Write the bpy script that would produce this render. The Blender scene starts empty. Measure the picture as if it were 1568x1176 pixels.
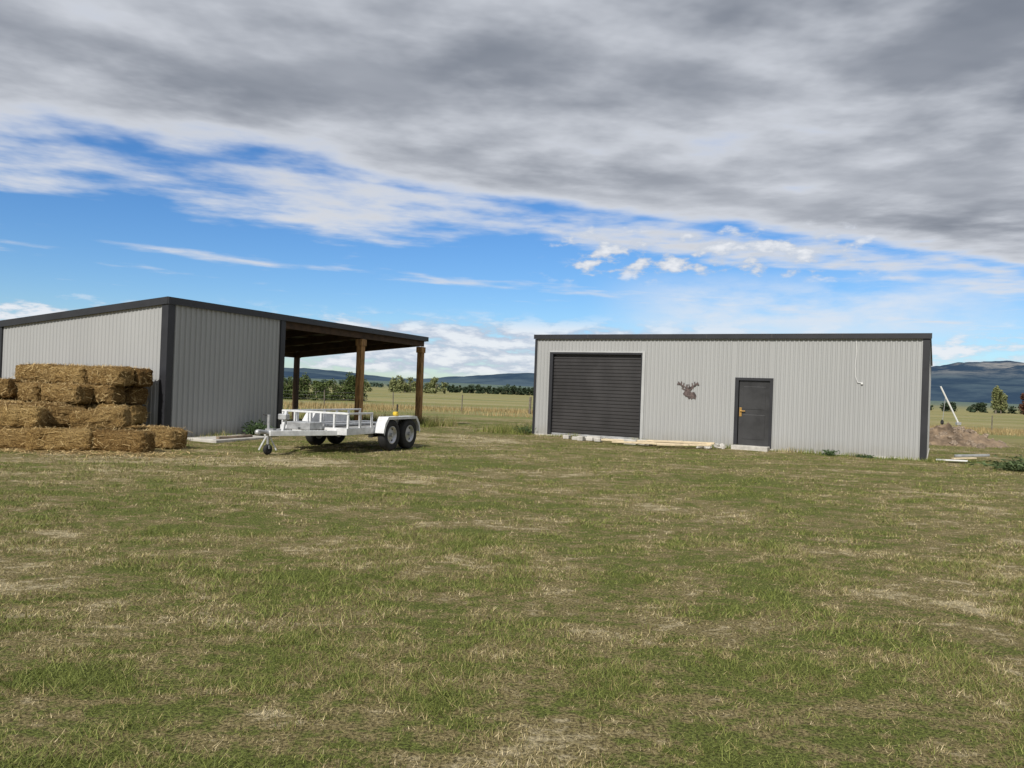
import bpy, bmesh, math, random
import numpy as np
from mathutils import Vector, Matrix, noise as mnoise
random.seed(7); rng=np.random.default_rng(7)
sc=bpy.context.scene
sc.view_settings.view_transform='Standard'
sc.view_settings.look='None'; sc.view_settings.exposure=0

# ------------------------------------------------------------------ node helpers
def L(nt,a,b): nt.links.new(a,b)
def M(nt,op,*args,clamp=False):
    n=nt.nodes.new('ShaderNodeMath'); n.operation=op; n.use_clamp=clamp
    for i,a in enumerate(args):
        if isinstance(a,(int,float)): n.inputs[i].default_value=a
        else: L(nt,a,n.inputs[i])
    return n.outputs[0]
def SM(nt,v,a,b,lo=0.,hi=1.,kind='SMOOTHSTEP'):
    n=nt.nodes.new('ShaderNodeMapRange'); n.interpolation_type=kind
    L(nt,v,n.inputs[0]); n.inputs[1].default_value=a; n.inputs[2].default_value=b
    n.inputs[3].default_value=lo; n.inputs[4].default_value=hi
    return n.outputs[0]
def NZ(nt,vec,scale,detail=4,rough=.55,dist=0.):
    n=nt.nodes.new('ShaderNodeTexNoise'); n.inputs['Scale'].default_value=scale
    n.inputs['Detail'].default_value=detail; n.inputs['Roughness'].default_value=rough
    n.inputs['Distortion'].default_value=dist
    if vec is not None: L(nt,vec,n.inputs['Vector'])
    return n.outputs['Fac']
def MX(nt,f,a,b,mode='MIX'):
    n=nt.nodes.new('ShaderNodeMix'); n.data_type='RGBA'; n.blend_type=mode
    def setv(sock,v):
        if isinstance(v,(int,float)): sock.default_value=v
        elif isinstance(v,tuple): sock.default_value=(v[0],v[1],v[2],1)
        else: L(nt,v,sock)
    setv(n.inputs[0],f); setv(n.inputs[6],a); setv(n.inputs[7],b)
    return n.outputs[2]
def VEC(nt,x,y,z=0.):
    n=nt.nodes.new('ShaderNodeCombineXYZ')
    for i,a in enumerate((x,y,z)):
        if isinstance(a,(int,float)): n.inputs[i].default_value=a
        else: L(nt,a,n.inputs[i])
    return n.outputs[0]
def SEP(nt,v):
    n=nt.nodes.new('ShaderNodeSeparateXYZ'); L(nt,v,n.inputs[0]); return n.outputs
def MAPV(nt,v,scale,loc=(0,0,0)):
    n=nt.nodes.new('ShaderNodeMapping'); L(nt,v,n.inputs[0]); n.inputs['Scale'].default_value=scale
    n.inputs['Location'].default_value=loc; return n.outputs[0]
def newmat(name):
    m=bpy.data.materials.new(name); m.use_nodes=True; nt=m.node_tree
    return m,nt,nt.nodes['Principled BSDF']
def BUMP(nt,h,b,strength=.3,dist=.02):
    n=nt.nodes.new('ShaderNodeBump'); n.inputs['Strength'].default_value=strength
    n.inputs['Distance'].default_value=dist; L(nt,h,n.inputs['Height']); L(nt,n.outputs[0],b.inputs['Normal'])
def POS(nt): return nt.nodes.new('ShaderNodeNewGeometry').outputs['Position']
def OBJ(nt): return nt.nodes.new('ShaderNodeTexCoord').outputs['Object']

def surf(name,col,rough=.6,metal=0.,var=.15,scale=4.,vscale=(1,1,1),col2=None,bump=0.,spec=None,grime=0.):
    m,nt,b=newmat(name)
    v=MAPV(nt,OBJ(nt),vscale)
    f=NZ(nt,v,scale,4,.6)
    f=SM(nt,f,.3,.7)
    c2=col2 or tuple(c*(1-2*var) for c in col)
    c1=tuple(min(1,c*(1+var)) for c in col)
    c=MX(nt,f,c2,c1)
    if grime>0:   # dust and splash-back low on the wall
        z=SEP(nt,OBJ(nt))[2]
        g=M(nt,'MULTIPLY',SM(nt,M(nt,'ADD',z,M(nt,'MULTIPLY',NZ(nt,OBJ(nt),3.,3,.6),.5)),.75,.2),grime)
        c=MX(nt,g,c,(.27,.24,.18))
    L(nt,c,b.inputs['Base Color'])
    b.inputs['Roughness'].default_value=rough; b.inputs['Metallic'].default_value=metal
    if spec is not None: b.inputs['Specular IOR Level'].default_value=spec
    if bump>0: BUMP(nt,NZ(nt,v,scale*8,3),b,bump,.01)
    return m

# ------------------------------------------------------------------ mesh helpers
def link(ob,parent=None):
    sc.collection.objects.link(ob)
    if parent: ob.parent=parent
    return ob
def empty(name,loc,rz=0.):
    e=bpy.data.objects.new(name,None); e.location=loc; e.rotation_euler=(0,0,rz); e.empty_display_size=.3
    return link(e)
def poly(parent,name,V,F,mat,smooth=False):
    me=bpy.data.meshes.new(name); me.from_pydata([tuple(v) for v in V],[],F); me.update()
    if mat: me.materials.append(mat)
    if smooth: me.polygons.foreach_set('use_smooth',[True]*len(me.polygons))
    return link(bpy.data.objects.new(name,me),parent)
def box(parent,name,xr,yr,zr,mat,bevel=0.):
    x0,x1=xr;y0,y1=yr;z0,z1=zr
    V=[(x0,y0,z0),(x1,y0,z0),(x1,y1,z0),(x0,y1,z0),(x0,y0,z1),(x1,y0,z1),(x1,y1,z1),(x0,y1,z1)]
    F=[(0,3,2,1),(4,5,6,7),(0,1,5,4),(1,2,6,5),(2,3,7,6),(3,0,4,7)]
    o=poly(parent,name,V,F,mat)
    if bevel>0:
        m=o.modifiers.new('b','BEVEL'); m.width=bevel; m.segments=2
    return o
def beam(parent,name,p,q,w,h,mat,up=(0,0,1)):
    p=Vector(p);q=Vector(q);d=(q-p).normalized();u=Vector(up)
    s=d.cross(u).normalized()*w/2; t=s.cross(d).normalized()*h/2
    V=[p-s-t,p+s-t,p+s+t,p-s+t,q-s-t,q+s-t,q+s+t,q-s+t]
    F=[(0,1,2,3),(7,6,5,4),(0,4,5,1),(1,5,6,2),(2,6,7,3),(3,7,4,0)]
    o=poly(parent,name,V,F,mat); 
    m=o.modifiers.new('b','BEVEL'); m.width=min(w,h)*.12; m.segments=1
    return o
def cyl(parent,name,p,q,r,mat,n=12,r2=None):
    p=Vector(p);q=Vector(q);d=(q-p).normalized();r2=r if r2 is None else r2
    a=d.orthogonal().normalized();b=d.cross(a)
    V=[];F=[]
    for k in range(n):
        an=2*math.pi*k/n;o=a*math.cos(an)+b*math.sin(an)
        V.append(p+o*r);V.append(q+o*r2)
    for k in range(n):
        j=(k+1)%n;F.append((2*k,2*j,2*j+1,2*k+1))
    F.append(tuple(2*k for k in range(n))[::-1]);F.append(tuple(2*k+1 for k in range(n)))
    return poly(parent,name,V,F,mat)
def lathe(parent,name,prof,cen,mat,n=40,smooth=True):
    V=[];F=[];m=len(prof)
    for k in range(n):
        a=2*math.pi*k/n
        for r,x in prof: V.append((cen[0]+x,cen[1]+r*math.cos(a),cen[2]+r*math.sin(a)))
    for k in range(n):
        j=(k+1)%n
        for i in range(m):
            i2=(i+1)%m; F.append((k*m+i,k*m+i2,j*m+i2,j*m+i))
    return poly(parent,name,V,F,mat,smooth)
def mesh_np(name,V,k,mat,parent=None,attrs=None):
    me=bpy.data.meshes.new(name); n=len(V); nf=n//k
    me.vertices.add(n); me.vertices.foreach_set('co',np.ascontiguousarray(V,dtype=np.float32).ravel())
    me.loops.add(n); me.loops.foreach_set('vertex_index',np.arange(n,dtype=np.int32))
    me.polygons.add(nf); me.polygons.foreach_set('loop_start',np.arange(0,n,k,dtype=np.int32))
    me.update(calc_edges=True)
    for an,av in (attrs or {}).items():
        at=me.attributes.new(an,'FLOAT','POINT'); at.data.foreach_set('value',np.ascontiguousarray(av,dtype=np.float32))
    me.materials.append(mat)
    return link(bpy.data.objects.new(name,me),parent)
_tab=rng.random((256,256))
def vnoise(x,y):
    xi=np.floor(x).astype(int);yi=np.floor(y).astype(int);fx=x-xi;fy=y-yi
    fx=fx*fx*(3-2*fx);fy=fy*fy*(3-2*fy)
    a=_tab[xi&255,yi&255];b=_tab[(xi+1)&255,yi&255];c=_tab[xi&255,(yi+1)&255];d=_tab[(xi+1)&255,(yi+1)&255]
    return (a*(1-fx)+b*fx)*(1-fy)+(c*(1-fx)+d*fx)*fy
def fbm(x,y,o=4):
    s=0;a=.5
    for i in range(o): s=s+a*vnoise(x*2**i+17.3*i,y*2**i+5.1*i);a*=.5
    return s/(1-.5**o)
def sstep(v,a,b):
    t=np.clip((v-a)/(b-a),0,1);return t*t*(3-2*t)
def ground_h(x,y):
    r=np.hypot(x,y)
    h=(fbm(x*1.1,y*1.1,3)-.5)*.05*(1-sstep(r,60,120))
    h=h-1.0*sstep(r,45,110)
    h=h+sstep(r,500,1500)*(fbm(x*.0013+3,y*.0013,3)-.05)*16
    return h

# ------------------------------------------------------------------ materials
def grass_mask(nt):
    p=POS(nt); s=SEP(nt,p)
    v=VEC(nt,M(nt,'MULTIPLY',s[0],.68),s[1],0.)
    a=NZ(nt,v,.55,2,.5); b=NZ(nt,v,2.4,3,.65,.4); c=NZ(nt,v,12.,3,.7)
    m=M(nt,'ADD',M(nt,'MULTIPLY',a,.28),M(nt,'ADD',M(nt,'MULTIPLY',b,.38),M(nt,'MULTIPLY',c,.34)))
    # worn ground by the hay and around the trailer
    for cx_,cy_,rx_,ry_ in ((-5.6,14.3,3.4,1.3),(-1.6,22.3,2.6,3.0)):
        dx=M(nt,'MULTIPLY',M(nt,'SUBTRACT',s[0],cx_),1/rx_);dy=M(nt,'MULTIPLY',M(nt,'SUBTRACT',s[1],cy_),1/ry_)
        d=M(nt,'ADD',M(nt,'MULTIPLY',dx,dx),M(nt,'MULTIPLY',dy,dy))
        m=M(nt,'ADD',m,SM(nt,d,1.2,.1,0.,.065))
    return p,s,m,a,b,c
def straw_col(nt,m,c): # m: low = green, high = dry
    g=MX(nt,SM(nt,c,.25,.75),(.080,.105,.021),(.205,.232,.062))
    br=MX(nt,SM(nt,c,.25,.75),(.150,.120,.052),(.37,.305,.15))
    tan=(.54,.46,.29)
    x=MX(nt,SM(nt,m,.448,.522),g,br)
    return MX(nt,SM(nt,m,.535,.615),x,tan)
mg,nt,b=newmat('ground_grass')
p,s,m,a_,b_,c_=grass_mask(nt)
fine=NZ(nt,VEC(nt,s[0],s[1],0.),55.,4,.75)
near=straw_col(nt,m,fine)
near=MX(nt,SM(nt,fine,.38,.56),MX(nt,.7,near,(.034,.028,.013)),near)  # shadow between the blades painted into the ground colour
r=M(nt,'SQRT',M(nt,'ADD',M(nt,'MULTIPLY',s[0],s[0]),M(nt,'MULTIPLY',s[1],s[1])))
fld=NZ(nt,VEC(nt,M(nt,'MULTIPLY',s[0],.012),M(nt,'MULTIPLY',s[1],.05),0.),1.,4,.6)
far=MX(nt,SM(nt,fld,.38,.62),(.165,.185,.062),(.31,.275,.13))
far=MX(nt,SM(nt,NZ(nt,VEC(nt,M(nt,'MULTIPLY',s[0],.2),s[1],0.),.35,4,.7),.4,.65),far,(.235,.205,.095))
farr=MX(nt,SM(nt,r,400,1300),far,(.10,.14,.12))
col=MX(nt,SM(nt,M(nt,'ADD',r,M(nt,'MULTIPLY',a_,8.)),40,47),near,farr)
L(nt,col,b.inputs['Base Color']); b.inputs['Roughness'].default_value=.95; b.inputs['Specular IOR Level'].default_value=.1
BUMP(nt,fine,b,.8,.04)

def blade_mat(name,dry=False):
    m_,nt,b=newmat(name)
    at=nt.nodes.new('ShaderNodeAttribute'); at.attribute_name='tone'
    rn=at.outputs['Fac']
    if dry: col=MX(nt,rn,(.20,.145,.06),(.44,.34,.17))
    else:
        p,s,m,a_,b_,c_=grass_mask(nt)
        lu=nt.nodes.new('ShaderNodeAttribute'); lu.attribute_name='lush'
        mm=M(nt,'ADD',m,M(nt,'MULTIPLY',M(nt,'SUBTRACT',rn,.5),.20))
        mm=M(nt,'SUBTRACT',mm,M(nt,'MULTIPLY',lu.outputs['Fac'],.075))
        r2=M(nt,'FRACT',M(nt,'MULTIPLY',rn,7.31))
        col=straw_col(nt,mm,r2)
        col=MX(nt,1.,col,(1.14,1.13,1.08),'MULTIPLY')
    L(nt,col,b.inputs['Base Color']); b.inputs['Roughness'].default_value=.65; b.inputs['Specular IOR Level'].default_value=.25
    return m_
m_blade=blade_mat('grass_blade'); m_dry=blade_mat('dry_grass_blade',True)

def leaf_mat(name,a,b2):
    m_,nt,b=newmat(name)
    at=nt.nodes.new('ShaderNodeAttribute'); at.attribute_name='tone'
    L(nt,MX(nt,at.outputs['Fac'],a,b2),b.inputs['Base Color']); b.inputs['Roughness'].default_value=.8
    b.inputs['Specular IOR Level'].default_value=.2
    return m_
m_leafdark=leaf_mat('foliage_dark',(.020,.032,.018),(.05,.075,.04))
m_leafmid=leaf_mat('foliage_mid',(.035,.055,.018),(.10,.13,.04))
m_leafyel=leaf_mat('foliage_willow',(.09,.12,.05),(.24,.25,.11))
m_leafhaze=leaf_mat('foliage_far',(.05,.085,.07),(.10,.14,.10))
m_leafred=leaf_mat('foliage_red',(.05,.022,.014),(.11,.05,.03))
m_weed=leaf_mat('weed_leaf',(.03,.055,.02),(.09,.14,.06))
m_weedgrey=leaf_mat('weed_leaf_olive',(.035,.06,.022),(.12,.16,.07))
m_straw=leaf_mat('straw',(.22,.13,.045),(.76,.58,.29))

m_wall=surf('grey_cladding',(.365,.372,.372),.5,.0,.03,.7,(1,1,.15),grime=.35)
m_trim=surf('charcoal_flashing',(.026,.027,.032),.45,0,.1,2)
m_ltrim=surf('grey_flashing',(.44,.45,.45),.45,0,.04,2)
m_rdoor=surf('charcoal_roller_door',(.046,.044,.045),.38,0,.12,1.5,(1,1,.6))
m_pdoor=surf('dark_steel_door',(.060,.060,.063),.30,.3,.2,1.2)
m_conc=surf('concrete',(.50,.48,.44),.9,0,.12,5,bump=.3)
m_post=surf('timber_post',(.36,.20,.075),.8,0,.3,5,(4,4,.5),bump=.3)
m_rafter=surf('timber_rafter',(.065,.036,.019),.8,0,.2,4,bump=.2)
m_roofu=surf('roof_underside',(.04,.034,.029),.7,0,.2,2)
m_white=surf('galvanised_white',(.70,.71,.72),.45,.1,.10,6)
m_galv=surf('galvanised_grey',(.45,.46,.47),.45,.4,.15,6)
m_deck=surf('deck_board',(.30,.30,.29),.8,0,.2,6,bump=.3)
m_tyre=surf('tyre_rubber',(.022,.022,.023),.85,0,.15,8)
m_black=surf('black_steel',(.02,.02,.02),.6)
m_rim=surf('rim_steel',(.55,.55,.56),.4,.5,.15,6)
m_brass=surf('door_handle',(.55,.33,.10),.35,.6,.1)
m_rust=surf('weathered_steel_plate',(.120,.090,.085),.7,.2,.3,14)
m_plank=surf('sawn_timber',(.64,.53,.36),.8,0,.12,6,(1,6,6),bump=.2)
m_rubble=surf('rubble_stone',(.27,.21,.155),.95,0,.3,3,bump=.5)
m_dirt=surf('dirt_mound',(.20,.145,.095),1,0,.3,2,bump=.8)
m_plastic=surf('white_plastic',(.72,.72,.72),.5,0,.04)
m_red=surf('red_lens',(.35,.02,.02),.3); m_yel=surf('yellow_strap',(.6,.42,.03),.6)
m_fpost=surf('fence_timber',(.17,.15,.12),.9,0,.2,5)

# ------------------------------------------------------------------ ground
def axis(lo,hi,step,far,g=1.13):
    c=list(np.arange(lo,hi+1e-6,step)); a=c[-1];d=step
    while a<far: d*=g;a+=d;c.append(a)
    a=c[0];d=step;pre=[]
    while a>-far: d*=g;a-=d;pre.append(a)
    return np.array(pre[::-1]+c)
xs=axis(-22,22,.3,9000);ys=axis(-4,36,.3,9000)
X,Y=np.meshgrid(xs,ys);Z=ground_h(X,Y)
nx,ny=len(xs),len(ys)
V=np.stack([X,Y,Z],-1).reshape(-1,3)
i=np.arange(nx*ny).reshape(ny,nx)
F=np.stack([i[:-1,:-1],i[:-1,1:],i[1:,1:],i[1:,:-1]],-1).reshape(-1,4)
me=bpy.data.meshes.new('ground')
me.vertices.add(len(V));me.vertices.foreach_set('co',V.astype(np.float32).ravel())
me.loops.add(F.size);me.loops.foreach_set('vertex_index',F.astype(np.int32).ravel())
me.polygons.add(len(F));me.polygons.foreach_set('loop_start',np.arange(0,F.size,4,dtype=np.int32))
me.update(calc_edges=True);me.polygons.foreach_set('use_smooth',[True]*len(F));me.materials.append(mg)
link(bpy.data.objects.new('ground',me))

# ------------------------------------------------------------------ grass blades
LS_O=np.array([-8.2,18.25]);LS_A=math.atan2(.92,.392)
RS_O=np.array([.79,26.2]);RS_A=math.atan2(-5.7,10.26);RS_L=11.74
def in_rect(x,y,o,a,x0,x1,y0,y1):
    dx=x-o[0];dy=y-o[1];u=dx*math.cos(a)+dy*math.sin(a);v=-dx*math.sin(a)+dy*math.cos(a)
    return (u>x0)&(u<x1)&(v>y0)&(v<y1)
def blades(x,y,h,w,lean,tone,lush,name,mat):
    n=len(x);z=ground_h(x,y)-.004
    th=rng.random(n)*2*np.pi; la=rng.random(n)*2*np.pi
    dx=np.cos(th)*w/2;dy=np.sin(th)*w/2
    V=np.zeros((n,3,3))
    V[:,0]=np.stack([x-dx,y-dy,z],-1);V[:,1]=np.stack([x+dx,y+dy,z],-1)
    V[:,2]=np.stack([x+np.cos(la)*lean*h,y+np.sin(la)*lean*h,z+h],-1)
    return mesh_np(name,V.reshape(-1,3),3,mat,None,{'tone':np.repeat(tone,3),'lush':np.repeat(lush,3)})
xs_,ys_,hs_,ws_,ln_,rn_,lu_=[],[],[],[],[],[],[]
for (y0,y1,dens,wd) in ((1.8,4.6,7600,.0034),(4.6,8,3800,.0048),(8,13,1300,.0075),(13,20,400,.011),(20,32,120,.016)):
    hw=.76*y1+1; n=int(dens*(y1-y0)*2*hw)
    y=rng.uniform(y0,y1,n);x=rng.uniform(-hw,hw,n)
    k=np.abs(x)<.74*y+.5;x=x[k];y=y[k]
    cl=fbm(x*1.9+50,y*2.4+9,4);fz=vnoise(x*11+3,y*11)
    h=(.015+.023*sstep(cl,.40,.72))*(.4+1.1*rng.random(len(x)))*(.6+.8*fz)
    k=rng.random(len(x))<(.45+.55*sstep(cl,.35,.6));x,y,h,cl=x[k],y[k],h[k],cl[k]
    xs_.append(x);ys_.append(y);hs_.append(h);ws_.append(np.full(len(x),wd)*(.6+.8*rng.random(len(x))))
    ln_.append(.1+rng.random(len(x))*1.7);rn_.append(rng.random(len(x)));lu_.append(sstep(cl,.5,.72))
nt_=1500;ty=1.8+20*rng.random(nt_)**1.35;tx=(rng.random(nt_)*2-1)*(.76*ty+1)
per=20;x=np.repeat(tx,per)+rng.normal(0,.03,nt_*per);y=np.repeat(ty,per)+rng.normal(0,.03,nt_*per)
ht=np.repeat(.025+.045*rng.random(nt_)**2.5,per)*(.5+.8*rng.random(nt_*per))
xs_.append(x);ys_.append(y);hs_.append(ht);ws_.append(np.maximum(.004,.0007*y));ln_.append(rng.random(len(x))*1.2);rn_.append(rng.random(len(x)));lu_.append(np.full(len(x),1.))
def edge(o,a,u0,u1,v0,v1,n,hh):
    u=rng.uniform(u0,u1,n);v=rng.uniform(v0,v1,n)
    xs_.append(o[0]+u*math.cos(a)-v*math.sin(a));ys_.append(o[1]+u*math.sin(a)+v*math.cos(a))
    hs_.append(hh*(.3+.9*rng.random(n))*(.2+1.4*vnoise(u*1.9,v+3)));ws_.append(np.full(n,.014));ln_.append(rng.random(n)*.7);rn_.append(rng.random(n));lu_.append(np.full(n,.7))
edge(RS_O,RS_A,-1.5,12.2,-.25,-.03,4000,.12)
edge(RS_O,RS_A,-2.2,-.05,-.5,1.5,2500,.30)
edge(LS_O,LS_A,0,12.6,-.5,-.04,3500,.16)
edge(LS_O,LS_A,11.8,12.9,-.5,.5,900,.45)
edge(LS_O,LS_A,12.6,13.6,-1,8,3500,.35)
x,y,h,w,ln,rn,lu=[np.concatenate(q) for q in (xs_,ys_,hs_,ws_,ln_,rn_,lu_)]
k=~(in_rect(x,y,LS_O,LS_A,-.02,8.4,-.02,6)|in_rect(x,y,RS_O,RS_A,-.02,RS_L+.05,-.02,6))
x,y,h,w,ln,rn,lu=[q[k] for q in (x,y,h,w,ln,rn,lu)]
blades(x,y,h,w,ln,rn,lu,'grass',m_blade)
n=30000
x=rng.uniform(-28,55,n);y=rng.uniform(42,58,n);k=rng.random(n)<sstep(fbm(x*.2,y*.5,3),.3,.6);x=x[k];y=y[k];n=len(x)
blades(x,y,.12+.30*rng.random(n),np.full(n,.04),rng.random(n)*.6,rng.random(n),np.zeros(n),'dry_grass',m_dry)

# ------------------------------------------------------------------ ribbed sheet
def rib_panel(parent,name,p0,p1,z0,za,zb,mat,period=.125,depth=.019):
    p0=Vector(p0);p1=Vector(p1);Lg=(p1-p0).length;d=(p1-p0)/Lg;n=Vector((d.y,-d.x))
    pts=[(0,0)];t=.02;q_=period/.125
    while t+.075*q_<Lg:
        pts+= [(t,0),(t+.016*q_,depth),(t+.044*q_,depth),(t+.060*q_,0)]
        t+=period
    pts.append((Lg,0));V=[];F=[]
    for a,b in pts:
        q=p0+d*a+n*b;zt=za+(zb-za)*a/Lg
        V+=[(q.x,q.y,z0),(q.x,q.y,zt)]
    for i in range(len(pts)-1): F.append((2*i,2*i+2,2*i+3,2*i+1))
    return poly(parent,name,V,F,mat)

# ------------------------------------------------------------------ right shed
S=empty('metal_shed',(RS_O[0],RS_O[1],0),RS_A);W=RS_L;D=6.;HF=3.33;HB=2.8
rx0,rx1,rz=.63,3.77,2.76; dx0,dx1,dz=6.73,7.76,2.08
rib_panel(S,'wall_front_a',(0,0),(rx0-.1,0),.05,HF,HF,m_wall)
rib_panel(S,'wall_over_roller_door',(rx0-.1,0),(rx1+.1,0),rz+.1,HF,HF,m_wall)
rib_panel(S,'wall_front_b',(rx1+.1,0),(dx0-.03,0),.05,HF,HF,m_wall)
rib_panel(S,'wall_over_door',(dx0-.03,0),(dx1+.03,0),dz+.03,HF,HF,m_wall)
rib_panel(S,'wall_front_c',(dx1+.03,0),(W,0),.05,HF,HF,m_wall)
rib_panel(S,'wall_right',(W,0),(W,D),.05,HF,HB,m_wall)
rib_panel(S,'wall_back',(W,D),(0,D),.05,HB,HB,m_wall)
rib_panel(S,'wall_left',(0,D),(0,0),.05,HB,HF,m_wall)
box(S,'slab',(-.04,W+.04),(-.035,D+.05),(-.1,.055),m_conc)
def roof(S,name,x0,x1,y0,y1,z0,z1,th,mat):
    V=[(x0,y0,z0),(x1,y0,z0),(x1,y1,z1),(x0,y1,z1)];V+=[(a,b,c+th) for a,b,c in V]
    return poly(S,name,V,[(0,3,2,1),(4,5,6,7),(0,1,5,4),(1,2,6,5),(2,3,7,6),(3,0,4,7)],mat)
roof(S,'roof',-.05,W+.05,-.05,D+.05,HF+.005,HB+.005,.05,m_trim)
box(S,'fascia_front',(-.07,W+.07),(-.085,-.052),(HF-.07,HF+.075),m_trim)
box(S,'corner_trim_right',(W-.14,W+.03),(-.045,.16),(.0,HF-.072),m_trim)
box(S,'corner_trim_left',(-.035,.05),(-.045,.12),(.0,HF-.072),m_trim)
for j,xx in enumerate((1.9,3.9,5.8,7.7,9.6)): box(S,'fascia_clip_%d'%j,(xx,xx+.035),(-.091,-.0855),(HF-.055,HF+.06),m_rdoor)
V=[];F=[];z=.03;yb=.10
pr=[]
while z<rz:
    pr+=[(z,yb),(z+.012,yb-.022),(z+.075,yb-.022),(z+.088,yb)];z+=.112
for zz,yy in pr: V+=[(rx0,yy,min(zz,rz+.02)),(rx1,yy,min(zz,rz+.02))]
for i in range(len(pr)-1): F.append((2*i,2*i+1,2*i+3,2*i+2))
poly(S,'roller_door',V,F,m_rdoor)
box(S,'roller_bottom_rail',(rx0,rx1),(yb-.03,yb+.02),(.056,.12),m_galv)
box(S,'roller_jamb_left',(rx0-.10,rx0+.02),(-.032,.14),(.06,rz),m_trim)
box(S,'roller_jamb_right',(rx1-.02,rx1+.02),(-.028,.14),(.06,rz),m_trim)
box(S,'roller_trim_right',(rx1+.02,rx1+.11),(-.034,.05),(.06,rz+.1),m_ltrim)
box(S,'roller_head',(rx0-.10,rx1+.02),(-.034,.14),(rz,rz+.06),m_trim)
box(S,'roller_head_trim',(rx0-.10,rx1+.02),(-.03,.05),(rz+.06,rz+.10),m_ltrim)
box(S,'door_leaf',(dx0+.09,dx1-.06),(.02,.06),(.10,dz-.06),m_pdoor,.004)
for nm,xr,zr in (('door_frame_left',(dx0-.03,dx0+.075),(.06,dz-.05)),('door_frame_right',(dx1-.055,dx1+.03),(.06,dz-.05)),('door_frame_head',(dx0-.03,dx1+.03),(dz-.05,dz+.03))):
    box(S,nm,xr,(-.035,.06),zr,m_trim)
for nm,zr in (('door_panel_upper',(1.18,1.85)),('door_panel_lower',(.3,1.02))):
    box(S,nm,(dx0+.22,dx1-.18),(.010,.0195),zr,m_pdoor,.006)
box(S,'door_lock_plate',(dx0+.11,dx0+.18),(.005,.0195),(.96,1.22),m_brass,.003)
cyl(S,'door_handle',(dx0+.145,-.03,1.12),(dx0+.29,-.03,1.12),.014,m_brass)
cyl(S,'door_handle_neck',(dx0+.145,.01,1.12),(dx0+.145,-.03,1.12),.011,m_brass)
box(S,'door_step',(dx0-.0,dx1+.0),(-.42,-.04),(-.05,.12),m_conc,.015)
pts=[(9.97,3.2),(9.99,2.9),(9.96,2.5),(9.98,2.2),(10.03,2.06),(10.15,2.03)]
for i in range(len(pts)-1): cyl(S,'cable_%d'%(i+1),(pts[i][0],-.04,pts[i][1]),(pts[i+1][0],-.04,pts[i+1][1]),.008,m_plastic,6)
box(S,'cable_box',(10.12,10.17),(-.05,-.022),(2.0,2.05),m_plastic,.004)
cx,cz=5.28,1.50
def plate(name,pts,y=-.030,th=.004):
    n=len(pts);V=[(cx+a,y,cz+b) for a,b in pts]+[(cx+a,y+th,cz+b) for a,b in pts]
    F=[tuple(range(n)),tuple(range(2*n-1,n-1,-1))]+[(i,n+i,n+(i+1)%n,(i+1)%n) for i in range(n)]
    poly(S,name,V,F,m_rust)
plate('deer_head',[(-.10,.20),(-.02,.26),(.07,.22),(.10,.12),(.20,.14),(.27,.02),(.25,-.08),(.17,-.04),(.13,-.10),(.08,-.04),(.03,-.09),(-.01,-.01),(-.06,.0),(-.13,.04),(-.15,.08),(-.11,.13)])
plate('deer_ear_left',[(-.09,.22),(-.18,.27),(-.20,.24),(-.10,.18)]);plate('deer_ear_right',[(.06,.24),(.15,.29),(.18,.25),(.08,.19)])
k=0
for sx in (-1,1):
    st=[((.02,.25),(.14,.30)),((.14,.30),(.24,.35)),((.24,.35),(.31,.43)),((.14,.30),(.13,.40)),((.22,.34),(.21,.44)),((.26,.38),(.34,.37)),((.05,.26),(.03,.36))]
    for p_,q_ in st:
        k+=1;p_=Vector(p_);q_=Vector(q_);d=(q_-p_).normalized();nn=Vector((-d.y,d.x));w0,w1=.024,.015
        pp=[p_-nn*w0-d*.01,q_-nn*w1+d*.01,q_+nn*w1+d*.01,p_+nn*w0-d*.01]
        pp=[(sx*v.x*.98,v.y) for v in pp]
        if sx<0: pp=pp[::-1]
        plate('antler_%d'%k,pp,y=-.0305-.0007*k)

# ------------------------------------------------------------------ left shed
T=empty('open_bay_shed',(LS_O[0],LS_O[1],0),LS_A);W2=12.3;D2=6.0;HF2=3.34;HB2=2.78;BX=4.1
rib_panel(T,'wall_front',(0,0),(BX,0),.05,HF2,HF2,m_wall,.165,.034)
rib_panel(T,'wall_end',(0,D2),(0,0),.05,HB2,HF2,m_wall,.125,.014)
rib_panel(T,'wall_back',(8.2,D2),(0,D2),.05,HB2,HB2,m_wall)
rib_panel(T,'wall_partition',(BX,0.02),(BX,D2),.05,HF2-.02,HB2,m_wall)
box(T,'corner_trim_front',(-.045,.16),(-.048,.16),(0,HF2-.08),m_trim)
box(T,'corner_trim_back',(-.045,.12),(D2-.12,D2+.045),(0,HB2-.05),m_trim)
box(T,'corner_trim_bay',(BX-.14,BX+.05),(-.048,.14),(0,HF2-.08),m_trim)
box(T,'slab',(-.05,BX+.1),(-.04,D2),(-.1,.055),m_conc)
roof(T,'roof',-.04,W2+.06,-.04,D2+.05,HF2+.005,HB2+.005,.045,m_trim)
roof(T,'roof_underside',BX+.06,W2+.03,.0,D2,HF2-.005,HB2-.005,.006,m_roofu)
box(T,'fascia_front',(-.07,W2+.09),(-.085,-.050),(HF2-.10,HF2+.07),m_trim)
def sloped(parent,name,x0,x1,y0,y1,dz0,dz1,mat):
    za=HF2+(HB2-HF2)*y0/D2;zb=HF2+(HB2-HF2)*y1/D2
    V=[(x0,y0,za+dz0),(x1,y0,za+dz0),(x1,y1,zb+dz0),(x0,y1,zb+dz0),(x0,y0,za+dz1),(x1,y0,za+dz1),(x1,y1,zb+dz1),(x0,y1,zb+dz1)]
    return poly(parent,name,V,[(0,3,2,1),(4,5,6,7),(0,1,5,4),(1,2,6,5),(2,3,7,6),(3,0,4,7)],mat)
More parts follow.
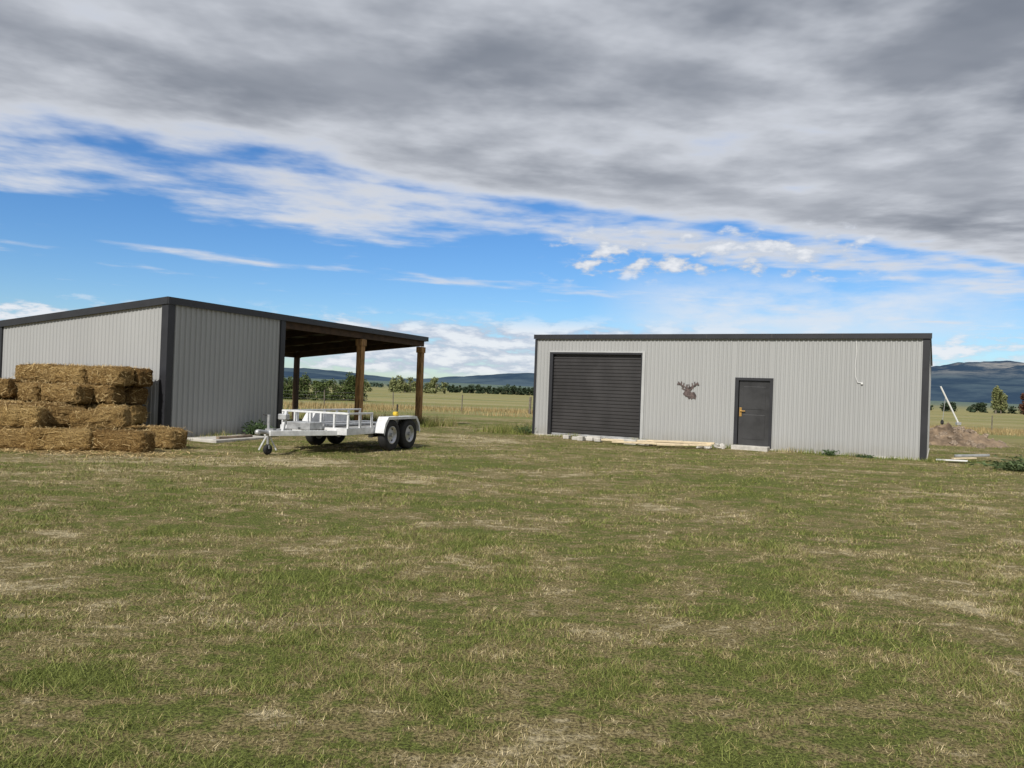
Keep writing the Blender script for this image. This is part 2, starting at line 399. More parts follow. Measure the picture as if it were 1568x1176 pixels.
sloped(T,'barge_left',-.075,-.046,-.047,D2+.06,-.10,.07,m_trim)
sloped(T,'barge_right',W2+.062,W2+.088,-.047,D2+.06,-.10,.068,m_trim)
for i,px in enumerate((8.15,12.15)):
    box(T,'post_front_%d'%(i+1),(px-.11,px+.11),(.0,.2),(-.2,HF2-.32),m_post,.012)
    box(T,'post_cap_%d'%(i+1),(px-.14,px+.14),(-.03,.23),(HF2-.55,HF2-.33),m_post,.01)
for i,px in enumerate((8.25,12.1)):
    box(T,'post_back_%d'%(i+1),(px-.09,px+.09),(D2-.2,D2-.02),(-.2,HB2-.12),m_rafter,.012)
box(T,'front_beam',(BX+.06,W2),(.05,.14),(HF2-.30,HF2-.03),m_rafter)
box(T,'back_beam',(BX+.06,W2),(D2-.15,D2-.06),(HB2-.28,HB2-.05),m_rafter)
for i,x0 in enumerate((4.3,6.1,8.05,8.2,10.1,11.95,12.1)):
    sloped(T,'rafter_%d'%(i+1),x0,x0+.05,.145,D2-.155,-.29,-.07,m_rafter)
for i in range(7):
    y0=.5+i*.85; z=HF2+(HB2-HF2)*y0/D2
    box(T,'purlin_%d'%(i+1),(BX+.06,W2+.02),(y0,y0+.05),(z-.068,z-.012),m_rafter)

# ------------------------------------------------------------------ trailer
R=empty('flatbed_trailer',(-3.58,18.57,0),math.atan2(-.37,.93))
yf,yr=-1.9,1.25;hw=.86
tyre=[(.20,-.09),(.24,-.10),(.31,-.10),(.345,-.085),(.36,-.06),(.362,0),(.36,.06),(.345,.085),(.31,.10),(.24,.10),(.20,.09)]
for sx in (-1,1):
    for j,yy in enumerate((-.41,.41)):
        c=(sx*1.0,yy,.36);nm='%s_%d'%('right' if sx>0 else 'left',j+1)
        lathe(R,'tyre_'+nm,tyre,c,m_tyre)
        lathe(R,'rim_'+nm,[(.205,-.088),(.205,.092),(.185,.094),(.175,.03),(.12,.045),(.06,.055),(.0001,.055),(.0001,-.05),(.17,-.06)] if sx>0 else [(.205,-.092),(.205,.088),(.17,.06),(.0001,.05),(.0001,-.055),(.06,-.055),(.12,-.045),(.175,-.03),(.185,-.094)],c,m_rim)
        cyl(R,'hub_'+nm,(c[0]+sx*.05,c[1],c[2]),(c[0]+sx*.11,c[1],c[2]),.045,m_galv,14)
        for q in range(6):
            a=q*math.pi/3;yy2=c[1]+.145*math.cos(a);zz=c[2]+.145*math.sin(a)
            cyl(R,'rim_hole_%s_%d'%(nm,q+1),(c[0]+sx*.03,yy2,zz),(c[0]+sx*.046,yy2,zz),.024,m_black,8)
    pr=[(-.86,.42),(-.80,.62),(-.66,.78),(.66,.78),(.80,.62),(.86,.42)];x0,x1=(sx*.87,sx*1.13)
    V=[];F=[]
    for yy,zz in pr: V+=[(x0,yy,zz),(x1,yy,zz)]
    for yy,zz in pr: V+=[(x0,yy*.985,zz-.012),(x1,yy*.985,zz-.012)]
    n=len(pr)
    for i in range(n-1): F+=[(2*i,2*i+2,2*i+3,2*i+1),(2*n+2*i,2*n+2*i+1,2*n+2*i+3,2*n+2*i+2),(2*i+1,2*i+3,2*n+2*i+3,2*n+2*i+1)]
    poly(R,'mudguard_'+('right' if sx>0 else 'left'),V,F,m_white)
    V=[];F=[]
    for yy,zz in pr: V+=[(sx*1.132,yy,zz+.002),(sx*1.132,yy*.95,zz-.06)]
    for i in range(n-1): F.append((2*i,2*i+1,2*i+3,2*i+2))
    poly(R,'mudguard_lip_'+('right' if sx>0 else 'left'),V,F,m_white)
    poly(R,'guard_plate_'+('right' if sx>0 else 'left'),[(sx*.872,-.84,.50),(sx*.872,-.79,.62),(sx*.872,-.655,.775),(sx*.872,.655,.775),(sx*.872,.79,.62),(sx*.872,.84,.5)],[(0,1,2,3,4,5)],m_white)
    box(R,'chassis_rail_'+('right' if sx>0 else 'left'),(sx*hw-.03,sx*hw+.008),(yf,yr),(.40,.545),m_white,.005)
    box(R,'spring_'+('right' if sx>0 else 'left'),(sx*.74-.03,sx*.74+.03),(-.75,.75),(.31,.345),m_black)
    for j,yy in enumerate((-.78,0,.78)): box(R,'spring_hanger_%d_%d'%(sx+2,j),(sx*.74-.035,sx*.74+.035),(yy-.04,yy+.04),(.3,.45),m_galv)
    rl=-.9 if sx>0 else yr
    zt=.86
    beam(R,'side_rail_top_%d'%(sx+2),(sx*(hw-.01),yf,zt),(sx*(hw-.01),rl,zt),.04,.04,m_white)
    npn=3 if sx>0 else 7
    for j in range(npn):
        yy=yf+.03+(rl-yf-.06)*j/(npn-1); box(R,'rail_post_%d_%d'%(sx+2,j),(sx*(hw-.01)-.02,sx*(hw-.01)+.02),(yy-.02,yy+.02),(.545,zt-.02),m_white)
    beam(R,'drawbar_%d'%(sx+2),(sx*.62,yf+.02,.44),(sx*.05,-3.42,.46),.06,.11,m_white)
    box(R,'tail_light_%d'%(sx+2),(sx*.72-.09,sx*.72+.09),(yr+.032,yr+.06),(.43,.52),m_red)
    cyl(R,'axle_%d'%(sx+2),(-.95,sx*.41,.36),(.95,sx*.41,.36),.03,m_black)
box(R,'front_crossmember',(-hw-.008,hw+.008),(yf-.035,yf-.002),(.40,.55),m_white,.005)
box(R,'rear_crossmember',(-hw-.008,hw+.008),(yr+.002,yr+.03),(.40,.55),m_white,.005)
for j in range(5):
    yy=yf+.35+j*.6;box(R,'crossmember_%d'%j,(-hw+.03,hw-.03),(yy-.03,yy+.03),(.42,.50),m_galv)
for j in range(9):
    x0=-hw+.035+j*.1852;box(R,'deck_board_%d'%(j+1),(x0,x0+.172),(yf+.01,yr-.01),(.503,.53),m_deck)
beam(R,'front_rail_top',(-hw+.01,yf+.01,.862),(hw-.01,yf+.01,.862),.042,.042,m_white)
for j in range(1,5):
    xx=-hw+2*hw*j/5;box(R,'front_rail_post_%d'%j,(xx-.02,xx+.02),(yf-.01,yf+.03),(.55,.842),m_white)
beam(R,'loading_ramp_1',(-.5,-1.75,.58),(-.5,1.1,.56),.22,.05,m_galv);beam(R,'loading_ramp_2',(.1,-1.75,.58),(.1,1.1,.56),.22,.05,m_galv)
cyl(R,'coupling_tube',(0,-3.35,.47),(0,-3.66,.50),.045,m_galv);lathe(R,'coupling_head',[(.0001,-.04),(.05,-.04),(.06,0),(.05,.04),(.0001,.04)],(0,-3.70,.49),m_galv,16)
cyl(R,'jockey_tube',(-.16,-3.2,.16),(-.16,-3.2,.82),.028,m_galv);cyl(R,'jockey_handle',(-.16,-3.2,.80),(-.30,-3.2,.82),.012,m_black)
lathe(R,'jockey_wheel',[(.02,-.03),(.10,-.035),(.115,0),(.10,.035),(.02,.03)],(-.16,-3.2,.115),m_tyre,20)
box(R,'jockey_fork',(-.21,-.11),(-3.22,-3.18),(.13,.2),m_galv)
box(R,'jockey_clamp',(-.2,-.0),(-3.25,-3.15),(.42,.54),m_galv)
for sx in (-1,1): beam(R,'jockey_stand_leg_%d'%(sx+2),(-.16+.02*sx,-3.2,.42),(-.16+.14*sx,-3.2+.1*sx,.1),.03,.03,m_white)
beam(R,'winch_post',(0,-2.95,.48),(0,-2.85,.90),.06,.06,m_white);box(R,'winch_drum',(-.1,.1),(-3.0,-2.86),(.72,.84),m_galv,.02)
box(R,'toolbox',(-.3,.3),(-2.45,-2.0),(.5,.66),m_galv,.01)
box(R,'front_board',(-.30,.62),(yf-.045,yf-.037),(.42,.53),m_plastic)
for j,(a,b_) in enumerate(((-.2,-.16),(-.12,-.06),(-.03,.03),(.06,.12),(.15,.21),(.24,.30),(.33,.38))): box(R,'letter_%d'%j,(a,b_),(yf-.049,yf-.046),(.455,.495),m_black)
cyl(R,'strap_pole',(.9,.1,.78),(.9,.1,1.06),.018,m_black);lathe(R,'strap_roll',[(.0001,-.05),(.05,-.05),(.05,.05),(.0001,.05)],(.95,-.05,.84),m_yel,14)
box(R,'number_plate',(-.2,.2),(yr+.032,yr+.04),(.45,.53),m_plastic)

# ------------------------------------------------------------------ hay bales
H=empty('hay_bale_stack',(-9,16.5,0))
mh,nt,b=newmat('hay')
v=OBJ(nt);f=NZ(nt,MAPV(nt,v,(7,30,30)),1.6,5,.75,.6);g=NZ(nt,v,2.2,3,.6);f2=NZ(nt,v,60,3,.7)
oi=nt.nodes.new('ShaderNodeObjectInfo').outputs['Random']
c=MX(nt,SM(nt,f,.34,.68),(.20,.115,.040),(.68,.48,.20));c=MX(nt,SM(nt,g,.35,.7),c,MX(nt,.5,c,(.74,.56,.27)))
c=MX(nt,SM(nt,f2,.38,.56),MX(nt,.75,c,(.06,.032,.010)),c)
c=MX(nt,1.,c,MX(nt,oi,(.50,.42,.34),(1.12,1.08,1.0)),'MULTIPLY')
# mask rising towards the edges of each bale; not used in the colour
o_=SEP(nt,v)
ed=M(nt,'MAXIMUM',M(nt,'MULTIPLY',M(nt,'ABSOLUTE',o_[1]),1/.26),M(nt,'MAXIMUM',M(nt,'MULTIPLY',M(nt,'ABSOLUTE',o_[2]),1/.215),M(nt,'MULTIPLY',M(nt,'ABSOLUTE',o_[0]),1/.55)))
L(nt,c,b.inputs['Base Color']);b.inputs['Roughness'].default_value=.9;b.inputs['Specular IOR Level'].default_value=.15
BUMP(nt,M(nt,'ADD',f,f2),b,1.,.06)
BL,BW,BH=1.10,.52,.43
def hay_geo(seed):
    bm=bmesh.new();bmesh.ops.create_cube(bm,size=1.);bmesh.ops.subdivide_edges(bm,edges=bm.edges[:],cuts=15,use_grid_fill=True)
    for v_ in bm.verts:
        p=v_.co.copy();x=p.x*BL;y=p.y*BW;z=p.z*BH
        ry=abs(p.y)*2;rz_=abs(p.z)*2;rx=abs(p.x)*2
        k=1-.16*(ry**5*rz_**5)-.07*(rx**8*max(ry,rz_)**4);y*=k;z*=k;x*=1-.10*(rx**6*max(ry,rz_)**6)
        tw=math.exp(-((abs(x)-.24)/.035)**2);y*=1-.10*tw;z*=1-.10*tw
        q=Vector((x*4+seed*7,y*7,z*7));d=mnoise.noise_vector(q)*.034+mnoise.noise_vector(q*3.1)*.024
        v_.co=Vector((x,y,z))+d
    return bm
geos=[]
for s_ in range(6):
    bm=hay_geo(s_);me=bpy.data.meshes.new('bale_geo');bm.to_mesh(me);bm.free();me.materials.append(mh)
    geos.append(me)
nb=0;strawV=[];strawR=[]
def bale(x,y,z,yaw,tilt=0.,roll=0.):
    global nb
    nb+=1;o=bpy.data.objects.new('bale_%d'%nb,geos[nb%6]);link(o,H)
    Mx=Matrix.Translation((x+9,y-16.5,z+BH/2))@Matrix.Rotation(yaw,4,'Z')@Matrix.Rotation(tilt,4,'Y')@Matrix.Rotation(roll,4,'X')@Matrix.Diagonal((random.uniform(.90,1.02),random.uniform(.92,1.0),.99,1))
    o.matrix_local=Mx
    n=300
    u=(rng.random((n,3))-.5)*.9;ax=rng.choice(3,n,p=[.2,.35,.45]);sg=np.where((rng.random(n)<.6),.5,-.5)
    sg=np.where(ax==2,.5,sg);u[np.arange(n),ax]=sg
    c=u*np.array([BL,BW,BH]);nrm=np.zeros((n,3));nrm[np.arange(n),ax]=np.sign(sg)
    d=rng.normal(0,1,(n,3));d-= (d*nrm).sum(1)[:,None]*nrm*.6;d[:,0]*=1.3;d/=np.linalg.norm(d,axis=1)[:,None]
    ln=rng.uniform(.025,.075,n)[:,None];sd=np.cross(d,nrm);sd/=np.linalg.norm(sd,axis=1)[:,None]+1e-6
    w=rng.uniform(.002,.0045,n)[:,None];c=c+nrm*rng.uniform(0,.012,n)[:,None]
    Vv=np.stack([c-d*ln-sd*w,c-d*ln+sd*w,c+d*ln+sd*w+nrm*.02,c+d*ln-sd*w+nrm*.02],1).reshape(-1,3)
    Mn=np.array(Mx);strawV.append(Vv@Mn[:3,:3].T+Mn[:3,3]);strawR.append(np.repeat(rng.random(n)**1.1,4))
nA=math.radians(157);Nv=(-.92,.392);Mv=(-.392,-.92)
def sb(s_,q,layer,dy=0.,jj=1.,lz=0.,tilt=0.):
    s_=s_+.33
    j=lambda a:random.uniform(-a,a)*jj
    bale(-8.2+Nv[0]*s_+Mv[0]*q+j(.07),18.25+Nv[1]*s_+Mv[1]*q+j(.07),layer*BH*.985+j(.01)+lz,nA+dy+j(.12),j(.04)+tilt,j(.05))
for ly in range(4):
    o=(ly%2)*.28
    for s_ in ((.38,1.5,2.62,3.74,4.86) if ly<3 else (.42,1.62,2.74)):
        for q in (.50,1.04): sb(s_-o*.6+ (0.12 if ly<3 else 0),q,ly)
for ly in range(3):
    for s_ in (1.0,2.1,3.2,4.3): sb(s_+.15*(ly%2)-.1*ly,1.58+.03*ly,ly)
for ly in range(2):
    for s_ in (.75,1.86,2.97,4.1): sb(s_+.1*ly,2.14,ly)
sb(2.5,2.1,2,.25,1,.02,.08);sb(3.8,2.15,2,-.2)
for s_ in (.2,1.35,2.5,3.6):
    sb(s_,2.7,0)
    if s_>1: sb(s_+.1,2.72,1,.1)
bale(-9.75,15.05,0,.08);bale(-9.72,15.1,.42,.20,.03);bale(-10.9,15.5,0,.0);bale(-10.8,15.5,.42,-.1);bale(-8.45,15.9,0,-.1);bale(-7.95,16.6,0,.3)
bale(-8.70,14.95,0,.42);bale(-7.62,15.2,0,-.12);bale(-7.38,16.4,0,-.45)
bale(-8.35,15.72,.38,.18,-.16,.12);bale(-9.2,15.7,.42,.6,.08,-.06)
mesh_np('loose_straw',np.concatenate(strawV),4,m_straw,H,{'tone':np.concatenate(strawR)})
n=2600
u=np.concatenate([rng.uniform(-11,-6.4,n//2),rng.normal(-8.4,1.2,n-n//2)]);v_=np.concatenate([rng.normal(15.2,.8,n//2),rng.normal(14.7,.28,n-n//2)])
c=np.stack([u,v_,ground_h(u,v_)+rng.uniform(.01,.04,n)],-1);th=rng.random(n)*2*np.pi;ln=rng.uniform(.04,.11,n)
d=np.stack([np.cos(th)*ln,np.sin(th)*ln,rng.uniform(-.01,.02,n)],-1);sd=np.stack([-np.sin(th),np.cos(th),0*th],-1)*.005
mesh_np('scattered_straw',np.stack([c-d-sd,c-d+sd,c+d+sd,c+d-sd],1).reshape(-1,3),4,m_straw,None,{'tone':np.repeat(rng.random(n),4)})

# ------------------------------------------------------------------ debris and small things
P=empty('timber_planks',(4.3,22.45,0),math.radians(-14))
for j,(x0,y0,x1,y1,z) in enumerate(((-1.7,.55,.3,.25,.09),(-1.3,-.15,.9,-.40,.09),(-.3,.15,1.6,-.05,.15),(.0,-.55,1.5,-.15,.10),(-1.0,.85,.2,.7,.08),(.3,.25,1.3,.65,.10),(-.6,.0,.7,.35,.13))):
    beam(P,'plank_%d'%j,(x0,y0,z),(x1,y1,z+.03),.16,.055,m_plank)
P=empty('concrete_offcuts',(2.9,23.8,0),math.radians(-25))
for j in range(14):
    a=random.uniform(-1.5,1.5);q=random.uniform(-.25,.25);s_=random.uniform(.08,.24)
    o=box(P,'offcut_%d'%j,(a-s_,a+s_),(q-.1,q+.1),(.0,random.uniform(.09,.16)),m_conc,.02);o.rotation_euler=(0,0,random.uniform(-.2,.2))
def rocks(name,loc,n,rx,ry,hmax,smin,smax,mat,mound=False):
    P=empty(name,loc)
    if mound:
        bm=bmesh.new();bmesh.ops.create_grid(bm,x_segments=40,y_segments=32,size=1)
        for v_ in bm.verts:
            x,y=v_.co.x*1.25,v_.co.y*1.25;rr=math.hypot(x,y);nz=mnoise.fractal(Vector((x*3,y*3,1)),.7,2,5)
            v_.co=Vector((x*rx,y*ry,hmax*(max(0,1-rr)**.8)*(1+.5*nz)-.03+.05*nz*(rr<1)))
        me=bpy.data.meshes.new('mound');bm.to_mesh(me);bm.free();me.materials.append(m_dirt);link(bpy.data.objects.new('mound',me),P)
    for j in range(n):
        a=random.gauss(0,.45);b_=random.gauss(0,.45);rr=min(1,math.hypot(a,b_))
        bm=bmesh.new();bmesh.ops.create_icosphere(bm,subdivisions=2,radius=1)
        s_=random.uniform(smin,smax);sd=random.random()*50
        for v_ in bm.verts: v_.co=v_.co*(1+.8*mnoise.noise(v_.co*1.4+Vector((sd,0,0))));v_.co.z*=.6
        me=bpy.data.meshes.new('stone');bm.to_mesh(me);bm.free();me.materials.append(mat)
        o=bpy.data.objects.new('stone_%d'%j,me);link(o,P);o.scale=(s_,s_,s_);o.rotation_euler=(random.random()*6,random.random(),random.random()*6)
        o.location=(a*rx,b_*ry,max(0,hmax*(1-rr))*random.uniform(.7,1.02))
rocks('rubble_pile',(17.3,30.4,0),90,2.1,1.7,.72,.05,.20,m_rubble,True)
rocks('stones',(5.95,22.55,0),9,.6,.2,.07,.07,.15,m_conc)
P=empty('white_board_offcuts',(11.75,20.2,0),math.radians(-15))
beam(P,'board_1',(-.5,.1,.06),(.2,-.1,.08),.20,.03,m_plastic);beam(P,'board_2',(-.1,.1,.11),(.5,.35,.14),.12,.03,m_plank);beam(P,'pipe',(.1,.7,.15),(1.0,.9,.2),.06,.06,m_galv)
P=empty('concrete_pad',(-6.6,18.7,0),LS_A)
box(P,'pad',(-.6,1.3),(.1,1.1),(-.05,.07),m_conc,.02);beam(P,'brick_row',(-.4,.25,.10),(.8,.3,.10),.1,.06,m_rubble)

P=empty('grain_auger',(56.9,98,-1.0))
cyl(P,'tube',(0,0,.3),(-2.4,0,4.9),.10,m_plastic,12);cyl(P,'support_leg',(-1.9,.3,0),(-1.75,0,3.6),.035,m_galv,8)
lathe(P,'wheel',[(.02,-.05),(.3,-.06),(.34,0),(.3,.06),(.02,.05)],(-1.9,.3,.34),m_tyre,18);box(P,'hopper',(-.25,.25),(-.25,.25),(.05,.45),m_galv,.05)

# weeds
def weed(name,x,y,r_,h,n,mat,lw=.03):
    th=rng.random(n)*2*np.pi;rr=r_*np.sqrt(rng.random(n))*.5;bx=x+np.cos(th)*rr*.6;by=y+np.sin(th)*rr*.6
    hh=h*(.35+.65*rng.random(n))*(1-.5*(rr/r_));ex=rng.normal(0,.35,n)*r_+np.cos(th)*rr;ey=rng.normal(0,.35,n)*r_+np.sin(th)*rr
    z0=ground_h(bx,by)
    t=rng.uniform(.3,1,n);cx_=bx+ex*t;cy_=by+ey*t;cz_=z0+hh*t
    d=np.stack([ex,ey,hh*.5],-1)+rng.normal(0,.15,(n,3));d/=np.linalg.norm(d,axis=1)[:,None]
    sd=np.cross(d,rng.normal(0,1,(n,3)));sd/=np.linalg.norm(sd,axis=1)[:,None]
    c=np.stack([cx_,cy_,cz_],-1);l=lw*2.2*(.6+.8*rng.random(n))[:,None];w=lw*.6
    V=np.stack([c-d*l,c+sd*w,c+d*l,c-sd*w],1)
    m2=n//4;sd2=np.zeros((m2,3));sd2[:,0]=.006
    b0=np.stack([bx,by,z0],-1)[:m2];b1=np.stack([bx+ex,by+ey,z0+hh],-1)[:m2]
    V=np.concatenate([V,np.stack([b0-sd2,b0+sd2,b1+sd2*.3,b1-sd2*.3],1)])
    mesh_np(name,V.reshape(-1,3),4,mat,None,{'tone':np.repeat(rng.random(len(V)),4)})
weed('weed_plant',-6.75,20.6,.38,.55,420,m_weed,.03)
def rs(u,v): return (RS_O[0]+u*math.cos(RS_A)-v*math.sin(RS_A),RS_O[1]+u*math.sin(RS_A)+v*math.cos(RS_A))
for u,v,r_,h,n in ((9.4,-.3,.22,.22,150),(10.3,-.3,.3,.10,150),(-.3,-.1,.4,.4,300)):
    a,b_=rs(u,v);weed('weed_plant',a,b_,r_,h,n,m_weed,.022)
for a,b_,r_,h,n in ((12.0,18.3,.7,.26,450),(12.9,18.9,.8,.32,500),(13.6,19.8,.8,.36,450)): weed('shrub',a,b_,r_,h,n,m_weedgrey,.03)

# ------------------------------------------------------------------ fence
P=empty('paddock_fence',(0,50,0))
fx=list(np.arange(-34,70,4.4))
for j,x in enumerate(fx):
    y=50+.04*x;z=float(ground_h(np.array([x]),np.array([y]))[0]);cyl(P,'post_%d'%j,(x,y-50,z-.2),(x+random.uniform(-.05,.05),y-50,z+1.1),.035 if j%4 else .075,m_fpost,8)
for k in range(4):
    for j in range(0,len(fx)-4,4):
        x0,x1=fx[j],fx[j+4];y0,y1=50+.04*x0,50+.04*x1
        z0=float(ground_h(np.array([x0]),np.array([y0]))[0]);z1=float(ground_h(np.array([x1]),np.array([y1]))[0])
        cyl(P,'wire_%d_%d'%(k,j),(x0,y0-50,z0+.3+.22*k),(x1,y1-50,z1+.3+.22*k),.003,m_galv,4)

# ------------------------------------------------------------------ trees
def crown(centers,radii,n,leaf):
    cs=np.array(centers);rs_=np.array(radii);w=rs_[:,0]*rs_[:,2];idx=rng.choice(len(cs),n,p=w/w.sum())
    d=rng.normal(0,1,(n,3));d/=np.linalg.norm(d,axis=1)[:,None];rad=rng.random(n)**.45
    c=cs[idx]+d*rad[:,None]*rs_[idx]
    a=rng.normal(0,1,(n,3));a/=np.linalg.norm(a,axis=1)[:,None];b_=np.cross(a,rng.normal(0,1,(n,3)));b_/=np.linalg.norm(b_,axis=1)[:,None]
    l=leaf*(.5+rng.random(n))[:,None]
    V=np.stack([c-a*l,c-b_*l*.6,c+a*l,c+b_*l*.6],1).reshape(-1,3)
    return V,np.repeat(np.clip(.15+.55*(d[:,2]*.5+.5)*rad+.35*rng.random(n),0,1),4)  # random tone plus painted shading: leaves lighter at clump top and outside
def tree_row(name,items,mat,leaf,per,base=.22,limbs=True):
    C=[];Rr=[];E=empty(name,(0,0,0))
    for j,(x,y,h,w) in enumerate(items):
        z=float(ground_h(np.array([x]),np.array([y]))[0])
        cyl(E,'trunk_%d'%j,(x,y,z-.3),(x+random.uniform(-.03,.03)*h,y,z+h*.75),.03*h,m_fpost,7,.01*h)
        for k in range(2 if limbs else 0):
            a=random.random()*6.28;cyl(E,'limb_%d_%d'%(j,k),(x,y,z+h*.35),(x+math.cos(a)*w*.3,y+math.sin(a)*w*.3,z+h*.7),.016*h,m_fpost,5,.006*h)
        for k in range(9):
            t=random.random();ang=random.random()*6.28;pr=w*.42*random.random()*(1-.45*t)
            C.append((x+math.cos(ang)*pr,y+math.sin(ang)*pr,z+h*(base+(.9-base)*t)))
            q=w*random.uniform(.16,.30)*(1-.3*t);Rr.append((q,q,q*random.uniform(.7,1.2)*min(1.6,h/w)))
    V,r_=crown(C,Rr,per*len(items),leaf);mesh_np('foliage',V,4,mat,E,{'tone':r_})
R_=random.uniform
tree_row('distant_tree_line',[(-33+R_(-.6,.6)+i*.85,112+R_(-3,5),R_(2.8,4.6),R_(2.6,3.8)) for i in range(13)],m_leafmid,.13,1100,.08)
tree_row('willow_row',[(-60+R_(0,34),300+R_(-25,12),R_(3.,7.),R_(4,6)) for i in range(15)],m_leafyel,.35,420,.12)
tree_row('shelterbelt',[(-32+i*1.7+R_(-.6,.6),400+R_(-3,3),R_(3.2,4.8),R_(3.6,4.8)) for i in range(36)],m_leafdark,.4,320,.05,False)
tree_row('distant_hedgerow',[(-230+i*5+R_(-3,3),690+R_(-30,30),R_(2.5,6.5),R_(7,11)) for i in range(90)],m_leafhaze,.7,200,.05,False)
tree_row('tree_belt',[(150+i*3+R_(-1,1),330+R_(-8,8),R_(3.,4.6),R_(4,6)) for i in range(42)],m_leafdark,.4,260,.05,False)
tree_row('poplar_tree',[(188.5,300,12,5.5),(192.5,303,9,5)],m_leafyel,.35,1600)
tree_row('copper_beech_tree',[(197.5,296,8.5,6.5),(202,298,9,7)],m_leafred,.35,1500)
tree_row('pasture_trees',[(230,300,12,9),(224,310,10,8),(215,306,10,8)],m_leafmid,.4,900)

# ------------------------------------------------------------------ hills
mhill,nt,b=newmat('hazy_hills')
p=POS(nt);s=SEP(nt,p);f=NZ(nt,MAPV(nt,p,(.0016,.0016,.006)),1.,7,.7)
c=MX(nt,SM(nt,f,.40,.60),(.030,.054,.090),(.070,.105,.135))  # distance haze painted in as a blue base colour
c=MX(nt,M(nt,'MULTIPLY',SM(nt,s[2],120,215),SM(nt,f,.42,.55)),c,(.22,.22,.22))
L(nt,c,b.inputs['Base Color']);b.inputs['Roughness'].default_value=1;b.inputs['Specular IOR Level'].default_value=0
az=np.radians(np.linspace(-65,65,640));rr=np.linspace(2600,7400,70)
A,RR=np.meshgrid(az,rr)
deg=np.degrees(A)
Hh=78+22*np.sin(deg*.35+1)+150*sstep(deg,12,31)
x=RR*np.sin(A);y=RR*np.cos(A)
bump=np.exp(-((RR-4700)/900)**2)*1.0+.30*np.exp(-((RR-3300)/350)**2)
rid=fbm(x*.0016,y*.0016,7)
Z=Hh*bump*(.45+1.1*rid)-6
V=np.stack([x,y,Z],-1).reshape(-1,3);i=np.arange(Z.size).reshape(Z.shape)
F=np.stack([i[:-1,:-1],i[:-1,1:],i[1:,1:],i[1:,:-1]],-1).reshape(-1,4)
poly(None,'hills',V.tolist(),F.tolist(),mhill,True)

# ------------------------------------------------------------------ light and sky
Sd=Vector((-.44,-.90,0)).normalized();el=math.radians(42);Sd=Vector((Sd.x*math.cos(el),Sd.y*math.cos(el),math.sin(el)))
ld=bpy.data.lights.new('sun','SUN');ld.energy=4.4;ld.angle=math.radians(.6);ld.color=(1,.95,.87)
lo=bpy.data.objects.new('sun',ld);link(lo);lo.rotation_euler=Sd.to_track_quat('Z','Y').to_euler();lo.location=(-10,-20,30)
w=bpy.data.worlds.new('World');sc.world=w;w.use_nodes=True;nt=w.node_tree;bg=nt.nodes['Background']
sky=nt.nodes.new('ShaderNodeTexSky');sky.sky_type='NISHITA';sky.sun_disc=False;sky.sun_elevation=el;sky.sun_rotation=math.atan2(Sd.x,Sd.y)
sky.air_density=1.;sky.dust_density=.3;sky.ozone_density=2.5
dirv=nt.nodes.new('ShaderNodeTexCoord').outputs['Generated'];s=SEP(nt,dirv)
zz=M(nt,'MAXIMUM',s[2],.015);Xp=M(nt,'DIVIDE',s[0],zz);Yp=M(nt,'DIVIDE',s[1],zz)
ca,sa=math.cos(math.radians(20)),math.sin(math.radians(20))
cc=M(nt,'ADD',M(nt,'MULTIPLY',Xp,-sa),M(nt,'MULTIPLY',Yp,ca))
ss=M(nt,'ADD',M(nt,'MULTIPLY',Xp,ca),M(nt,'MULTIPLY',Yp,sa))
n0=NZ(nt,VEC(nt,M(nt,'MULTIPLY',ss,.45),M(nt,'MULTIPLY',cc,.5),3.),1.,2,.5)
cw=M(nt,'ADD',cc,M(nt,'MULTIPLY',M(nt,'SUBTRACT',n0,.5),1.0))
n1=NZ(nt,VEC(nt,M(nt,'MULTIPLY',ss,.75),M(nt,'MULTIPLY',cc,1.25),7.),1.,6,.50,.2)
n2=NZ(nt,VEC(nt,Xp,Yp,1.),2.9,4,.55)
rp=nt.nodes.new('ShaderNodeValToRGB');L(nt,M(nt,'DIVIDE',cw,20.),rp.inputs[0])
cr=rp.color_ramp;pts=[(0,1.0),(3.2,1.0),(3.55,.84),(3.82,.53),(4.05,.66),(4.6,.70),(4.95,.50),(5.4,.34),(6.4,.34),(6.9,.54),(7.4,.34),(10.5,.28),(20,.28)]
while len(cr.elements)<len(pts): cr.elements.new(.5)
for e,(a,v_) in zip(cr.elements,pts): e.position=a/20;e.color=(v_,v_,v_,1)
bias=M(nt,'SUBTRACT',rp.outputs[0],.5)
cov=M(nt,'ADD',bias,M(nt,'ADD',M(nt,'MULTIPLY',M(nt,'SUBTRACT',n1,.5),1.0),M(nt,'MULTIPLY',M(nt,'SUBTRACT',n2,.5),.62)))
dens=SM(nt,cov,-.06,.36)
n3=NZ(nt,VEC(nt,M(nt,'MULTIPLY',ss,.62),M(nt,'MULTIPLY',cc,.95),14.),1.,5,.50,.1)
deck=SM(nt,cw,4.7,3.0)
thick=SM(nt,cov,.12,.70)
dark=M(nt,'MULTIPLY',thick,M(nt,'ADD',M(nt,'MULTIPLY',deck,.60),.40))
dark=M(nt,'MULTIPLY',dark,SM(nt,n3,.28,.70,.52,1.06,'LINEAR'))
ccol=MX(nt,M(nt,'MINIMUM',dark,1.),(7.0,7.3,7.9),(1.95,2.2,2.7))
hsv=nt.nodes.new('ShaderNodeHueSaturation');hsv.inputs['Saturation'].default_value=1.25;L(nt,sky.outputs[0],hsv.inputs['Color'])
skyc=MX(nt,1.,hsv.outputs[0],(.80,.98,1.22),'MULTIPLY')
fin=MX(nt,dens,skyc,ccol)
azm=M(nt,'ARCTAN2',s[0],s[1]);elv=s[2]
nl=NZ(nt,VEC(nt,M(nt,'MULTIPLY',azm,17.),M(nt,'MULTIPLY',elv,55.),2.),1.,5,.60)
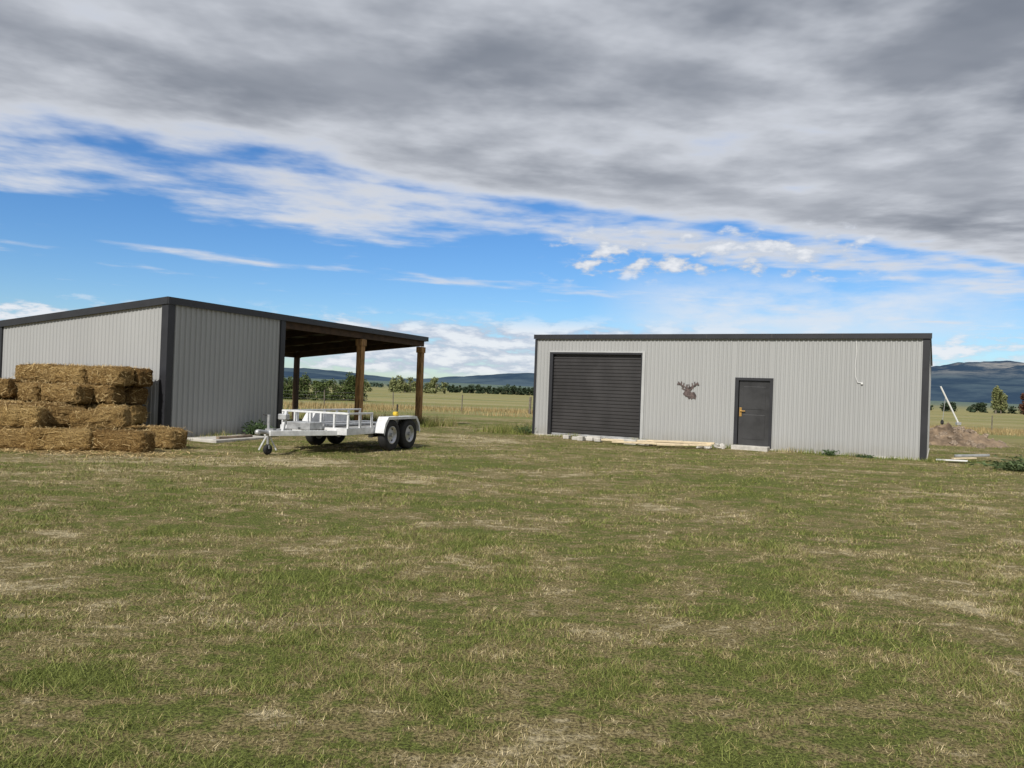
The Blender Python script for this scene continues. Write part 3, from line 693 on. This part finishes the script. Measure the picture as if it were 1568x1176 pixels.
nb_=NZ(nt,VEC(nt,M(nt,'MULTIPLY',azm,2.6),M(nt,'MULTIPLY',elv,9.),5.),1.,3,.5)
win=M(nt,'MULTIPLY',SM(nt,elv,.005,.025),SM(nt,elv,.105,.070))
azw=M(nt,'MULTIPLY',SM(nt,azm,-.34,-.12),SM(nt,azm,.40,.20))
lowc=SM(nt,M(nt,'ADD',nl,M(nt,'ADD',M(nt,'MULTIPLY',win,.17),M(nt,'MULTIPLY',azw,.12))),.60,.76)
lowc=M(nt,'MULTIPLY',M(nt,'MULTIPLY',lowc,win),.90)
fin=MX(nt,lowc,fin,MX(nt,SM(nt,nl,.42,.60),(5.0,5.6,6.8),(8.4,8.6,9.0)))
ww=M(nt,'MULTIPLY',M(nt,'MULTIPLY',SM(nt,elv,.055,.10),SM(nt,elv,.165,.12)),M(nt,'MULTIPLY',SM(nt,azm,.08,.26),SM(nt,azm,.66,.45)))
wisp=M(nt,'MULTIPLY',ww,SM(nt,M(nt,'ADD',M(nt,'MULTIPLY',nb_,.7),M(nt,'MULTIPLY',nl,.3)),.36,.60))
fin=MX(nt,M(nt,'MULTIPLY',wisp,.85),fin,(7.4,7.9,8.6))
np_=NZ(nt,VEC(nt,M(nt,'MULTIPLY',azm,24.),M(nt,'MULTIPLY',elv,52.),9.),1.,5,.55)
pw=M(nt,'MULTIPLY',M(nt,'MULTIPLY',SM(nt,elv,.13,.16),SM(nt,elv,.225,.195)),M(nt,'MULTIPLY',SM(nt,azm,-.02,.10),SM(nt,azm,.52,.38)))
puff=M(nt,'MULTIPLY',SM(nt,M(nt,'ADD',np_,M(nt,'MULTIPLY',pw,.14)),.60,.74),pw)
fin=MX(nt,puff,fin,MX(nt,SM(nt,np_,.50,.72),(5.4,6.0,7.0),(8.4,8.6,9.0)))
L(nt,fin,bg.inputs[0]);bg.inputs[1].default_value=.1

# ------------------------------------------------------------------ camera
cd=bpy.data.cameras.new('camera');cd.sensor_width=36;cd.lens=36*1180/1568;cd.clip_end=20000;cd.clip_start=.05
co=bpy.data.objects.new('camera',cd);link(co)
co.matrix_world=Matrix.Translation((0,0,1.5))@Matrix.Rotation(math.radians(90.44),4,'X')@Matrix.Rotation(math.radians(2.06),4,'Z')
sc.camera=co
